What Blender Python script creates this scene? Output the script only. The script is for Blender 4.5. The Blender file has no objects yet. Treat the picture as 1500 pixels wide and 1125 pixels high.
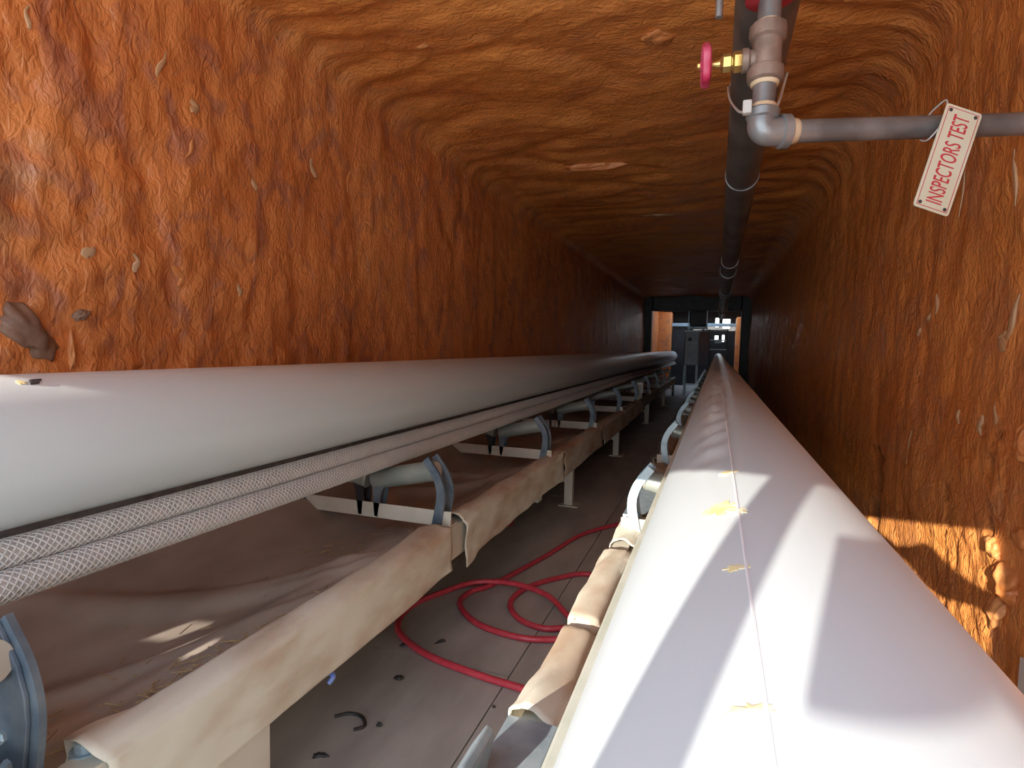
import bpy, bmesh, math, random
import numpy as np
from mathutils import Vector, Matrix, Quaternion

random.seed(7)
SC = bpy.context.scene
COL = SC.collection

# ------------------------------------------------------------------ camera, sky, sun, exposure
cam_d = bpy.data.cameras.new('camera')
cam_d.sensor_width = 36.0
cam_d.lens = 36.0 * 850 / 1500
cam_d.clip_start = 0.02
cam = bpy.data.objects.new('camera', cam_d)
COL.objects.link(cam)
_right = Vector((0.94292119, 0.33229902, 0.02184026))
_down = Vector((0.0428178, -0.055937, -0.99751576))
_fwd = Vector((-0.33025183, 0.94151389, -0.0669725))
cam.matrix_world = Matrix((
    (_right.x, -_down.x, -_fwd.x, 0), (_right.y, -_down.y, -_fwd.y, 0),
    (_right.z, -_down.z, -_fwd.z, 0), (0, 0, 0, 1)))
SC.camera = cam

SUN_DIR = Vector((0.23, 1.0, -0.26)).normalized()      # the way the light travels: in through the portal
SKY_STRENGTH = 2.7
SUN_STRENGTH = 5.8
EXPOSURE = 1.25

world = bpy.data.worlds.new('world')
SC.world = world
world.use_nodes = True
wn, wl = world.node_tree.nodes, world.node_tree.links
wn.clear()
wtc = wn.new('ShaderNodeTexCoord')
wsep = wn.new('ShaderNodeSeparateXYZ')
wl.new(wtc.outputs['Generated'], wsep.inputs[0])
sky = wn.new('ShaderNodeValToRGB')                      # clear sky: pale at the horizon, blue overhead
sky.color_ramp.elements[0].position = 0.0
sky.color_ramp.elements[0].color = (0.92, 0.98, 1.0, 1)
sky.color_ramp.elements[1].position = 0.7
sky.color_ramp.elements[1].color = (0.50, 0.72, 1.0, 1)
wl.new(wsep.outputs['Z'], sky.inputs['Fac'])
bgn = wn.new('ShaderNodeBackground')
bgn.inputs['Strength'].default_value = SKY_STRENGTH
won = wn.new('ShaderNodeOutputWorld')
wl.new(sky.outputs[0], bgn.inputs['Color'])
wl.new(bgn.outputs[0], won.inputs['Surface'])

sun_d = bpy.data.lights.new('sun', 'SUN')
sun_d.energy = SUN_STRENGTH
sun_d.color = (1.0, 0.95, 0.86)
sun_d.angle = math.radians(0.35)
sun = bpy.data.objects.new('sun', sun_d)
COL.objects.link(sun)
sun.rotation_mode = 'QUATERNION'
sun.rotation_quaternion = SUN_DIR.to_track_quat('-Z', 'Y')
sun.location = (-2, -6, 3)

SC.view_settings.view_transform = 'Standard'
SC.view_settings.look = 'None'
SC.view_settings.gamma = 1.0
SC.view_settings.use_curve_mapping = False
SC.view_settings.exposure = EXPOSURE
SC.cycles.max_bounces = 10
SC.cycles.diffuse_bounces = 6
SC.cycles.glossy_bounces = 4
SC.cycles.sample_clamp_indirect = 6.0

# ------------------------------------------------------------------ noise (numpy gradient noise)
_rng = np.random.RandomState(3)
_perm = _rng.permutation(256)
_perm = np.concatenate([_perm, _perm, _perm])
_g2 = np.stack([np.cos(np.arange(256) * 2.399963), np.sin(np.arange(256) * 2.399963)], 1)

def noise2(x, y):
    x = np.asarray(x, float); y = np.asarray(y, float)
    xi = np.floor(x).astype(int); yi = np.floor(y).astype(int)
    xf = x - xi; yf = y - yi
    def g(ix, iy, dx, dy):
        h = _perm[_perm[ix & 255] + (iy & 255)]
        v = _g2[h]
        return v[..., 0] * dx + v[..., 1] * dy
    u = xf * xf * xf * (xf * (xf * 6 - 15) + 10)
    v = yf * yf * yf * (yf * (yf * 6 - 15) + 10)
    a = g(xi, yi, xf, yf); b = g(xi + 1, yi, xf - 1, yf)
    c = g(xi, yi + 1, xf, yf - 1); d = g(xi + 1, yi + 1, xf - 1, yf - 1)
    return (a + (b - a) * u) * (1 - v) + (c + (d - c) * u) * v

def fbm(x, y, n=3):
    t = 0; a = 1.0
    for i in range(n):
        t = t + a * noise2(x * 2 ** i + 17.3 * i, y * 2 ** i + 9.1 * i); a *= 0.5
    return t

# ------------------------------------------------------------------ materials
def new_mat(name):
    m = bpy.data.materials.new(name)
    m.use_nodes = True
    b = m.node_tree.nodes['Principled BSDF']
    return m, m.node_tree.nodes, m.node_tree.links, b

def ramp(nt, stops):
    r = nt.new('ShaderNodeValToRGB')
    e = r.color_ramp.elements
    while len(e) > 1: e.remove(e[-1])
    e[0].position = stops[0][0]; e[0].color = (*stops[0][1], 1)
    for p, c in stops[1:]:
        n = e.new(p); n.color = (*c, 1)
    return r

def simple(name, c1, c2=None, rough=0.5, metal=0.0, scale=6.0, bump=0.0, bscale=60.0, stretch=(1, 1, 1), spec=0.5, lo=.35, hi=.65):
    """a two tone worn surface: noise between two colours plus fine relief"""
    m, n, l, b = new_mat(name)
    b.inputs['Roughness'].default_value = rough
    b.inputs['Metallic'].default_value = metal
    b.inputs['Specular IOR Level'].default_value = spec
    if c2 is None:
        b.inputs['Base Color'].default_value = (*c1, 1)
    tc = n.new('ShaderNodeTexCoord'); mp = n.new('ShaderNodeMapping')
    mp.inputs['Scale'].default_value = stretch
    l.new(tc.outputs['Object'], mp.inputs[0])
    if c2 is not None:
        t = n.new('ShaderNodeTexNoise'); t.inputs['Scale'].default_value = scale; t.inputs['Detail'].default_value = 5
        l.new(mp.outputs[0], t.inputs['Vector'])
        r = ramp(n, [(lo, c1), (hi, c2)])
        l.new(t.outputs['Fac'], r.inputs[0]); l.new(r.outputs[0], b.inputs['Base Color'])
    if bump:
        t2 = n.new('ShaderNodeTexNoise'); t2.inputs['Scale'].default_value = bscale; t2.inputs['Detail'].default_value = 4
        l.new(mp.outputs[0], t2.inputs['Vector'])
        bp = n.new('ShaderNodeBump'); bp.inputs['Strength'].default_value = bump; bp.inputs['Distance'].default_value = 0.004
        l.new(t2.outputs['Fac'], bp.inputs['Height']); l.new(bp.outputs[0], b.inputs['Normal'])
    return m

def foam_material():
    m, n, l, b = new_mat('sprayed_foam')
    tc = n.new('ShaderNodeTexCoord')
    def noise(scale, st, detail=4, dist=0.0):
        mp = n.new('ShaderNodeMapping'); mp.inputs['Scale'].default_value = st
        l.new(tc.outputs['Object'], mp.inputs[0])
        t = n.new('ShaderNodeTexNoise'); t.inputs['Scale'].default_value = scale
        t.inputs['Detail'].default_value = detail; t.inputs['Distortion'].default_value = dist
        l.new(mp.outputs[0], t.inputs['Vector']); return t
    big = noise(1.6, (1, 1, 1), 5, 0.6)
    r1 = ramp(n, [(0.28, (0.50, 0.145, 0.045)), (0.5, (0.66, 0.225, 0.070)), (0.72, (0.80, 0.33, 0.11))])
    l.new(big.outputs['Fac'], r1.inputs[0])
    st = noise(4.2, (1.0, 1.3, 1.0), 8, 1.6)             # weathered red and purplish streaks
    r2 = ramp(n, [(0.36, (0.26, 0.115, 0.10)), (0.50, (0.64, 0.22, 0.06))])
    l.new(st.outputs['Fac'], r2.inputs[0])
    mx = n.new('ShaderNodeMixRGB'); mx.inputs[0].default_value = 0.50
    l.new(r1.outputs[0], mx.inputs[1]); l.new(r2.outputs[0], mx.inputs[2])
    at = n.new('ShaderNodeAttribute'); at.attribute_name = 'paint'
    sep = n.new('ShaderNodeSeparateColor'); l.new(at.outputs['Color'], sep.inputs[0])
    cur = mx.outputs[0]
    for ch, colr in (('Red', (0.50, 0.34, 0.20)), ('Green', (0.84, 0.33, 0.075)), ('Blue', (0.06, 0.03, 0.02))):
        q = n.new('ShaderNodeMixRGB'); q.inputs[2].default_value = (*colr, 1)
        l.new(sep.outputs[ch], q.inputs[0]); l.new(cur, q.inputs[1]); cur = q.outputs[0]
    l.new(cur, b.inputs['Base Color'])
    b.inputs['Roughness'].default_value = 0.38
    b.inputs['Specular IOR Level'].default_value = 0.45
    f1 = noise(26, (0.85, 1.6, 0.85), 3, 1.0)
    f2 = noise(85, (0.8, 1.4, 0.8), 2, 0.2)
    ad = n.new('ShaderNodeMath'); ad.operation = 'MULTIPLY_ADD'; ad.inputs[1].default_value = 0.22
    l.new(f2.outputs['Fac'], ad.inputs[0]); l.new(f1.outputs['Fac'], ad.inputs[2])
    bp = n.new('ShaderNodeBump'); bp.inputs['Strength'].default_value = 0.8; bp.inputs['Distance'].default_value = 0.012
    l.new(ad.outputs[0], bp.inputs['Height']); l.new(bp.outputs[0], b.inputs['Normal'])
    return m

M = {}
M['foam'] = foam_material()
M['pale_foam'] = simple('pale_cured_foam', (0.50, 0.26, 0.115), (0.58, 0.38, 0.22), 0.6, bump=.3)
M['grey_foam'] = simple('grey_foam', (0.20, 0.11, 0.075), (0.30, 0.19, 0.13), 0.5, scale=9, bump=.5, bscale=30)
M['orange_lump'] = simple('orange_foam_lump', (0.56, 0.18, 0.045), (0.68, 0.29, 0.10), 0.45, scale=12, bump=.4)
M['tube'] = simple('white_belt_skin', (0.54, 0.59, 0.595), (0.60, 0.64, 0.64), 0.30, scale=3, bump=.03, bscale=350, stretch=(1, .2, 1), spec=.45)
M['seam'] = simple('white_seam', (0.75, 0.75, 0.76), None, 0.4)
M['yellow'] = simple('yellow_adhesive', (0.74, 0.58, 0.22), (0.76, 0.72, 0.52), 0.5, scale=60)
M['dark_smudge'] = simple('dark_smudge', (0.05, 0.04, 0.04), None, 0.6)
M['dust'] = simple('tan_dust', (0.36, 0.25, 0.18), (0.46, 0.34, 0.26), 0.7, scale=20)
M['cord'] = simple('grey_woven_cord', (0.27, 0.26, 0.26), (0.40, 0.37, 0.34), 0.6, scale=30, bump=.5, bscale=160)
M['strand'] = simple('pale_braid_strand', (0.54, 0.52, 0.49), None, 0.5)
M['lip'] = simple('beige_belt_lip', (0.36, 0.36, 0.29), (0.44, 0.43, 0.36), 0.6, scale=20)
M['canvas'] = simple('dusty_canvas', (0.44, 0.32, 0.22), (0.62, 0.58, 0.47), 0.75, scale=5, bump=.25, bscale=40, stretch=(1, .6, 1.5), lo=.34, hi=.56)
M['sheet'] = simple('brown_dusty_sheet', (0.29, 0.235, 0.19), (0.42, 0.35, 0.29), 0.7, scale=4, bump=.2, bscale=50, stretch=(1.4, .5, 1))
M['cream'] = simple('cream_painted_steel', (0.50, 0.46, 0.37), (0.58, 0.53, 0.44), 0.5, scale=7)
M['bracket'] = simple('blue_grey_steel', (0.075, 0.105, 0.14), (0.17, 0.20, 0.225), 0.42, metal=.35, scale=14, bump=.15)
M['galv'] = simple('galvanised_steel', (0.27, 0.34, 0.38), (0.38, 0.45, 0.48), 0.42, metal=.4, scale=25, bump=.1)
M['roller'] = simple('grey_green_roller', (0.24, 0.26, 0.23), (0.33, 0.34, 0.30), 0.38, metal=.3, scale=8)
M['rollerend'] = simple('dusty_roller_end', (0.42, 0.36, 0.28), None, 0.6)
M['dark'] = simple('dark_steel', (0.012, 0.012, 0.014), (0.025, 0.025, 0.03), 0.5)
M['floor'] = simple('grey_floor_panel', (0.32, 0.295, 0.265), (0.43, 0.40, 0.36), 0.66, scale=5, bump=.25, bscale=60, stretch=(1.6, .5, 1))
M['floor_gap'] = simple('floor_underlay', (0.06, 0.055, 0.05), None, 0.9)
M['ground'] = simple('pale_ground', (0.68, 0.65, 0.59), (0.76, 0.73, 0.67), 0.9, scale=2)
M['hose'] = simple('red_rubber_hose', (0.42, 0.025, 0.045), (0.50, 0.05, 0.07), 0.38, scale=30)
M['pipe'] = simple('black_steel_pipe', (0.075, 0.070, 0.066), (0.19, 0.175, 0.16), 0.40, metal=.2, scale=7, stretch=(1, .6, 1))
M['gpipe'] = simple('grey_steel_pipe', (0.16, 0.16, 0.165), (0.30, 0.30, 0.30), 0.35, metal=.5, scale=14)
M['casting'] = simple('brown_bronze_casting', (0.20, 0.135, 0.105), (0.30, 0.21, 0.17), 0.5, metal=.3, scale=30, bump=.2)
M['brass'] = simple('brass', (0.62, 0.43, 0.12), (0.72, 0.54, 0.20), 0.3, metal=.8, scale=30)
M['sealant'] = simple('thread_sealant', (0.55, 0.38, 0.22), (0.62, 0.48, 0.32), 0.6, scale=40)
M['wheel'] = simple('red_enamel', (0.46, 0.02, 0.075), (0.56, 0.09, 0.16), 0.4, scale=30)
M['redfit'] = simple('red_painted_iron', (0.42, 0.03, 0.04), (0.48, 0.06, 0.06), 0.4)
M['sign'] = simple('cream_sign_plate', (0.62, 0.58, 0.43), (0.66, 0.63, 0.49), 0.4, scale=10)
M['signred'] = simple('red_print', (0.55, 0.05, 0.06), None, 0.5)
M['white'] = simple('white_plastic', (0.72, 0.72, 0.72), None, 0.45)
M['tie'] = simple('grey_white_tie', (0.50, 0.48, 0.46), None, 0.45)
M['blue'] = simple('blue_plastic', (0.04, 0.08, 0.34), (0.20, 0.28, 0.55), 0.4, scale=50)
M['straw'] = simple('dry_straw', (0.34, 0.24, 0.12), (0.46, 0.34, 0.18), 0.7, scale=20)
M['scrap'] = simple('black_scrap', (0.025, 0.022, 0.02), None, 0.6)
M['cabinet_side'] = simple('sky_lit_blue_panel', (0.36, 0.42, 0.52), (0.42, 0.48, 0.58), 0.6, scale=5)  # bluish daylight on the chute's side put into its colour
M['cabinet'] = simple('grey_sheet_metal', (0.24, 0.25, 0.27), (0.32, 0.33, 0.35), 0.45, metal=.2, scale=5)

# ------------------------------------------------------------------ mesh helpers
class MB:
    def __init__(s): s.v = []; s.f = []
    def add(s, verts, faces):
        o = len(s.v); s.v += [tuple(p) for p in verts]; s.f += [tuple(i + o for i in f) for f in faces]; return s
    def box(s, lo, hi, rot=None, piv=None):
        (a, b, c), (d, e, f) = lo, hi
        p = [Vector(q) for q in ((a, b, c), (d, b, c), (d, e, c), (a, e, c), (a, b, f), (d, b, f), (d, e, f), (a, e, f))]
        if rot is not None:
            pv = Vector(piv) if piv else (p[0] + p[6]) / 2
            p = [pv + rot @ (q - pv) for q in p]
        return s.add(p, [(3, 2, 1, 0), (4, 5, 6, 7), (0, 1, 5, 4), (1, 2, 6, 5), (2, 3, 7, 6), (3, 0, 4, 7)])
    def obox(s, c, ax, ay, az):
        c, ax, ay, az = map(Vector, (c, ax, ay, az))
        p = [c + x * ax + y * ay + z * az for z in (-1, 1) for x, y in ((-1, -1), (1, -1), (1, 1), (-1, 1))]
        return s.add(p, [(3, 2, 1, 0), (4, 5, 6, 7), (0, 1, 5, 4), (1, 2, 6, 5), (2, 3, 7, 6), (3, 0, 4, 7)])
    def lathe(s, p0, axis, prof, n=20, caps=True):
        """prof: (distance along the axis, radius)"""
        p0, ax = Vector(p0), Vector(axis).normalized()
        u = ax.orthogonal().normalized(); w = ax.cross(u)
        vs = []
        for t, r in prof:
            for k in range(n):
                a = 2 * math.pi * k / n
                vs.append(p0 + ax * t + (u * math.cos(a) + w * math.sin(a)) * r)
        fs = []
        for i in range(len(prof) - 1):
            for k in range(n):
                k2 = (k + 1) % n
                fs.append((i * n + k, i * n + k2, (i + 1) * n + k2, (i + 1) * n + k))
        if caps:
            fs.append(tuple(range(n - 1, -1, -1))); fs.append(tuple((len(prof) - 1) * n + k for k in range(n)))
        return s.add(vs, fs)
    def cyl(s, p0, p1, r, n=16, r2=None):
        d = Vector(p1) - Vector(p0)
        return s.lathe(p0, d, [(0, r), (d.length, r if r2 is None else r2)], n)
    def tube(s, pts, r, n=10):
        pts = [Vector(p) for p in pts]
        vs, fs = [], []
        u = None
        for i, p in enumerate(pts):
            t = (pts[min(i + 1, len(pts) - 1)] - pts[max(i - 1, 0)]).normalized()
            if u is None: u = t.orthogonal().normalized()
            u = (u - t * u.dot(t)).normalized(); w = t.cross(u)
            for k in range(n):
                a = 2 * math.pi * k / n
                vs.append(p + (u * math.cos(a) + w * math.sin(a)) * r)
        for i in range(len(pts) - 1):
            for k in range(n):
                k2 = (k + 1) % n
                fs.append((i * n + k, i * n + k2, (i + 1) * n + k2, (i + 1) * n + k))
        fs.append(tuple(range(n - 1, -1, -1))); fs.append(tuple((len(pts) - 1) * n + k for k in range(n)))
        return s.add(vs, fs)
    def prism(s, poly, d, at):
        """poly: 2D points; at(x, y, t) maps to 3D; t runs 0..d"""
        n = len(poly)
        vs = [at(x, y, 0) for x, y in poly] + [at(x, y, d) for x, y in poly]
        fs = [tuple(range(n - 1, -1, -1)), tuple(range(n, 2 * n))]
        for i in range(n):
            j = (i + 1) % n
            fs.append((i, j, n + j, n + i))
        return s.add(vs, fs)
    def grid(s, P):
        """P: array (a, b, 3)"""
        a, b = P.shape[:2]
        o = len(s.v)
        s.v += [tuple(p) for p in P.reshape(-1, 3)]
        for i in range(a - 1):
            for j in range(b - 1):
                q = o + i * b + j
                s.f.append((q, q + 1, q + b + 1, q + b))
        return s
    def mesh(s, name, mat, smooth=False):
        me = bpy.data.meshes.new(name)
        me.from_pydata(s.v, [], s.f)
        bm = bmesh.new(); bm.from_mesh(me)
        bmesh.ops.recalc_face_normals(bm, faces=bm.faces[:]); bm.to_mesh(me); bm.free()
        me.materials.append(mat)
        if smooth:
            me.polygons.foreach_set('use_smooth', [True] * len(me.polygons))
            me.set_sharp_from_angle(angle=math.radians(38))
        return me
    def build(s, name, mat, parent=None, smooth=False, bevel=0.0, kind=None):
        o = bpy.data.objects.new(name, s.mesh(name, mat, smooth))
        COL.objects.link(o)
        if parent is not None:
            o.parent = parent
            o.matrix_parent_inverse = parent_world(parent).inverted()
        if bevel:
            md = o.modifiers.new('bevel', 'BEVEL'); md.width = bevel; md.segments = 2; md.limit_method = 'ANGLE'
        if kind: o['kind'] = kind
        return o

def parent_world(p):
    m = p.matrix_basis.copy()
    while p.parent is not None:
        m = p.parent.matrix_basis @ p.matrix_parent_inverse @ m; p = p.parent
    return m

def tag(o, label, cat, group=None):
    o['label'] = label; o['category'] = cat
    if group: o['group'] = group
    return o

def thing(name, label, cat, loc=(0, 0, 0), group=None):
    o = bpy.data.objects.new(name, None); COL.objects.link(o)
    o.location = loc; o.empty_display_size = 0.1
    return tag(o, label, cat, group)

def smooth_path(pts, k=8):
    pts = [Vector(p) for p in pts]; out = []
    for i in range(len(pts) - 1):
        a = pts[max(i - 1, 0)]; b = pts[i]; c = pts[i + 1]; d = pts[min(i + 2, len(pts) - 1)]
        for j in range(k):
            t = j / k
            out.append(0.5 * ((2 * b) + (c - a) * t + (2 * a - 5 * b + 4 * c - d) * t * t + (3 * b - a - 3 * c + d) * t ** 3))
    out.append(pts[-1]); return out

# ------------------------------------------------------------------ tunnel shell: walls and ceiling of sprayed foam
FLOOR, XL, XR, ZC = -1.15, -1.78, 0.745, 1.30
YB, YE = -0.60, 20.5                                     # portal, far end of the foam
SKY_Y0, SKY_Y1 = 17.8, 18.7                              # roof opening near the far end

def shell():
    rcL, rcR = 0.10, 0.18
    segs = []
    def lerp(p, q, step):
        n = max(2, int(math.dist(p, q) / step))
        return [(p[0] + (q[0] - p[0]) * i / n, p[1] + (q[1] - p[1]) * i / n) for i in range(n)]
    path = []
    path += [(p, (1, 0)) for p in lerp((XL, FLOOR), (XL, ZC - rcL), .014)]
    na = 16
    for i in range(na):
        a = math.pi - (math.pi / 2) * i / na
        path.append(((XL + rcL + rcL * math.cos(a), ZC - rcL + rcL * math.sin(a)), (-math.cos(a), -math.sin(a))))
    iL = len(path) - na // 2
    path += [(p, (0, -1)) for p in lerp((XL + rcL, ZC), (XR - rcR, ZC), .015)]
    iR = len(path) + na // 2
    for i in range(na):
        a = math.pi / 2 - (math.pi / 2) * i / na
        path.append(((XR - rcR + rcR * math.cos(a), ZC - rcR + rcR * math.sin(a)), (-math.cos(a), -math.sin(a))))
    path += [(p, (-1, 0)) for p in lerp((XR, ZC - rcR), (XR, FLOOR), .014)] + [((XR, FLOOR), (-1, 0))]
    pts = np.array([p for p, _ in path]); nrm = np.array([n for _, n in path])
    u = np.concatenate([[0], np.cumsum(np.hypot(*np.diff(pts, axis=0).T))])
    ys = [YB]
    while ys[-1] < YE:
        y = ys[-1]; ys.append(y + 0.0075 * (1.0 + max(0, y) * 1.1))
    ys[-1] = YE
    ys = np.array(ys)
    U, Y = np.meshgrid(u, ys)
    wob = 0.25 * noise2(U * .8 + 3, Y * .8)
    wy = Y + .10 * noise2(U * 1.3 + 7, Y * 1.2) + .025 * noise2(U * 6, Y * 5)
    roof = np.clip((U - u[iL] + .1) / .2, 0, 1) * np.clip((u[iR] + .1 - U) / .2, 0, 1)
    kb = .42 + .58 * roof
    d = 0.040 * noise2(U * .9, Y * .9 + 5) \
        + 0.020 * kb * noise2(U * 1.1 + 8, wy * 3.0) \
        - 0.026 * kb * np.maximum(0, .16 - np.abs(noise2(U * .8 + 2.2, wy * 2.3 + 4))) / .16 \
        + 0.016 * (.5 + .5 * kb) * np.abs(noise2(U * 1.6, wy * 7)) \
        + 0.016 * np.abs(noise2(U * 3.4 + 31, wy * 14)) \
        - 0.012 * np.abs(noise2(U * 5.5 + 3, (wy + .03 * noise2(U * 9, Y * 4)) * 24)) * np.clip(8 - Y, 0, 1) \
        + 0.008 * noise2(U * 9 + 3, wy * 26) * np.clip(6 - Y, 0, 1) \
        + 0.0050 * noise2(U * 26, wy * 52) * np.clip(3.5 - Y, 0, 1)
    cloud = fbm(U * 4.2 + 1.5, Y * 3.2 + 1.1, 3)
    near = np.clip((2.6 - Y) / 1.8, 0, 1) * np.clip((2.3 - U) / .6, 0, 1)
    d = d + near * (0.050 * cloud + 0.022 * (0.3 - np.abs(noise2(U * 7 + 4, Y * 6))))
    X = pts[None, :, 0] + nrm[None, :, 0] * d
    Z = pts[None, :, 1] + nrm[None, :, 1] * d
    # a small step where the foam coats overlap along the roof
    P = np.stack([X, Y, Z], 2)
    R = np.zeros_like(X); G = np.zeros_like(X); B = np.zeros_like(X)
    right = U > u[iR]
    zz = np.broadcast_to(pts[None, :, 1], X.shape)
    n1 = fbm(Y * 3 + 2, zz * 5, 3)
    def blob(y0, z0, ry, rz, k=.5):
        return np.clip((1.0 + k * n1 * 1.6 - np.hypot((Y - y0) / ry, (zz - z0) / rz)) * 3, 0, 1) * right
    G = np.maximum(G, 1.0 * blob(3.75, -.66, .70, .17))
    G = np.maximum(G, np.maximum(roof, .65 * right) * np.clip(.66 + .5 * fbm(U * 2 + 3, Y * 2.5, 3), .1, .95))  # roof foam more orange; roof and right wall also lightened against weak light
    g = blob(3.12, -.63, .12, .16, 1.2)
    B = np.maximum(B, g)
    d2 = -0.05 * g
    # long cracks in the right wall near the portal
    for y0, z0, z1, w in ((2.27, -.42, -.95, .012), (1.97, -.20, -.62, .010), (1.72, -.35, -.80, .010), (1.45, .5, -.1, .008)):
        yy = y0 + .07 * noise2(zz * 7 + y0 * 3, zz * 0 + y0) + .02 * noise2(zz * 30, zz * 0 + y0)
        c = np.clip(1 - np.abs(Y - yy) / w, 0, 1) * ((zz < z0) & (zz > z1)) * right
        B = np.maximum(B, .8 * c); d2 = d2 - .02 * c
    P[..., 0] += nrm[None, :, 0] * d2
    # the paler freshly patched area at the far left edge of the picture
    left = U < u[iL]
    pl = np.clip((1 + .9 * n1 - np.hypot((Y - .80) / .26, (zz - .32) / .28)) * 2.5, 0, 1) * left
    R = np.maximum(R, .45 * pl)
    def emit(name, i0, i1, hole=None):
        sub = P[:, i0:i1 + 1]; a, b = sub.shape[:2]
        idx = np.arange(a * b).reshape(a, b)
        q = np.stack([idx[:-1, :-1], idx[:-1, 1:], idx[1:, 1:], idx[1:, :-1]], -1).reshape(-1, 4)
        if hole is not None:
            cx = sub[:-1, :-1, 0].reshape(-1); cy = sub[:-1, :-1, 1].reshape(-1)
            q = q[~hole(cx, cy)]
        q = q[:, ::-1]
        me = bpy.data.meshes.new(name)
        me.vertices.add(a * b); me.vertices.foreach_set('co', sub.reshape(-1))
        me.loops.add(q.size); me.loops.foreach_set('vertex_index', q.reshape(-1).astype(np.int32))
        me.polygons.add(len(q)); me.polygons.foreach_set('loop_start', np.arange(0, q.size, 4, dtype=np.int32))
        me.polygons.foreach_set('use_smooth', [True] * len(q))
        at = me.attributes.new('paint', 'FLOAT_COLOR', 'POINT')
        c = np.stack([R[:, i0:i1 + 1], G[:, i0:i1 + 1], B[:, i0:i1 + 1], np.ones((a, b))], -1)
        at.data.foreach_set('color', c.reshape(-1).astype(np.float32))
        me.materials.append(M['foam']); me.update(calc_edges=True); me.validate()
        o = bpy.data.objects.new(name, me); COL.objects.link(o); o['kind'] = 'structure'
        return o
    wl_ = emit('wall_left', 0, iL)
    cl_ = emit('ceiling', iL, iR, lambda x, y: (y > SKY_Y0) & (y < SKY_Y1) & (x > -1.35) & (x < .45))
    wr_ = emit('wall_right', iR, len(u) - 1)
    wl_['label'] = 'left wall of rough orange sprayed foam'
    wr_['label'] = 'right wall of rough orange sprayed foam with a dark gouge'
    cl_['label'] = 'ceiling of ribbed orange sprayed foam'
    return wl_, cl_, wr_

wall_left, ceiling, wall_right = shell()

def lump(parent, name, loc, nrm, size, mat, seed):
    """a hardened run or blob of foam standing proud of the wall; size along (a, b) of the wall and out of it"""
    bm = bmesh.new(); bmesh.ops.create_icosphere(bm, subdivisions=4, radius=1)
    nrm = Vector(nrm).normalized(); b = Vector((0, 0, 1)) if abs(nrm.z) < .5 else Vector((1, 0, 0)); a = Vector((0, 1, 0))
    rs = random.Random(seed); ox, oy = rs.random() * 50, rs.random() * 50
    tilt = rs.uniform(-.5, .5)
    for v in bm.verts:
        p = v.co.copy()
        k = 1 + .55 * float(noise2(p.x * 1.5 + ox, p.z * 1.5 + p.y + oy)) + .2 * float(noise2(p.x * 4 + oy, p.z * 4 + p.y * 2 + ox))
        p *= k
        p.x += tilt * p.z
        v.co = Vector(loc) + a * (p.x * size[0]) + b * (p.z * size[1]) + nrm * (p.y * size[2])
    me = bpy.data.meshes.new(name); bm.to_mesh(me); bm.free()
    me.materials.append(mat); me.polygons.foreach_set('use_smooth', [True] * len(me.polygons))
    o = bpy.data.objects.new(name, me); COL.objects.link(o); o.parent = parent
    return o

from mathutils.bvhtree import BVHTree
_tree = {}
def surf(o, y, z):
    """how far the foam stands off the nominal wall plane at (y, z)"""
    if o.name not in _tree:
        _tree[o.name] = BVHTree.FromPolygons([v.co for v in o.data.vertices], [p.vertices for p in o.data.polygons])
    x0 = XL if o is wall_left else XR
    h = _tree[o.name].ray_cast(Vector((-.5, y, z)), Vector((1 if x0 > 0 else -1, 0, 0)))
    return (h[0].x - x0) if h[0] else 0.0
def drip(parent, loc, nrm, a, b, mat, seed):
    rs = random.Random(seed); n = Vector(nrm); P = []; tl = rs.uniform(-.5, .5)
    m = 9
    for k in range(m):
        t = k / (m - 1) * 2 - 1
        P.append(Vector(loc) + Vector((0, tl * t * b + a * .45 * math.sin(3 * t + seed), t * b)) + n * .001)
    mb = MB().tube(P, 1.0, 8)
    vs = []
    for i, v in enumerate(mb.v):
        k = i // 8; p = P[k]; t = k / (m - 1)
        w = a * (.25 + .75 * math.sin(math.pi * min(1, t * .85 + .1)) ** 1.2) * (1 + .35 * math.sin(5 * t + seed * 2))
        o = Vector(v) - p
        oy = Vector((0, o.y, o.z)); on = o.dot(n)
        vs.append(tuple(p + oy * w * .6 + n * on * min(.007, w * .4)))
    mb.v = vs
    return mb.build('foam_drip', mat, parent, smooth=True)
LW = [(1.468, .893, .012, .05), (1.592, .803, .03, .018), (1.567, .651, .012, .035), (1.883, .617, .016, .02), (2.264, .794, .03, .04), (2.557, .811, .02, .055),
      (1.226, .246, .022, .02), (1.369, .236, .02, .028), (1.532, .212, .028, .035), (1.80, .191, .014, .025), (1.078, .842, .012, .03), (1.967, .319, .012, .02)]
for i, (y, z, a, b) in enumerate(LW):
    drip(wall_left, (XL + surf(wall_left, y, z) + .001, y, z), (1, 0, 0), a, b, M['pale_foam'] if i % 3 != 2 else M['orange_lump'], i)
lump(wall_left, 'foam_boulder', (XL + surf(wall_left, 1.072, 0), 1.072, .0), (1, 0, 0), (.06, .075, .035), M['grey_foam'], 71)
lump(wall_left, 'foam_drip', (XL + surf(wall_left, 1.205, .062), 1.205, .062), (1, 0, 0), (.022, .018, .012), M['grey_foam'], 72)
lump(wall_left, 'foam_drip', (XL + surf(wall_left, 1.18, -.05), 1.18, -.05), (1, 0, 0), (.010, .06, .012), M['orange_lump'], 73)
RW = [(2.49, .177, .02, .04), (1.929, .09, .022, .075), (1.965, .04, .045, .022), (2.229, -.198, .02, .022), (2.073, -.205, .024, .03), (2.66, .089, .03, .014), (2.337, .53, .012, .07), (1.953, .48, .014, .08),
      (1.966, -.16, .015, .03), (2.646, -.365, .012, .07), (6.65, -.646, .03, .09), (2.56, .14, .02, .015)]
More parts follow.
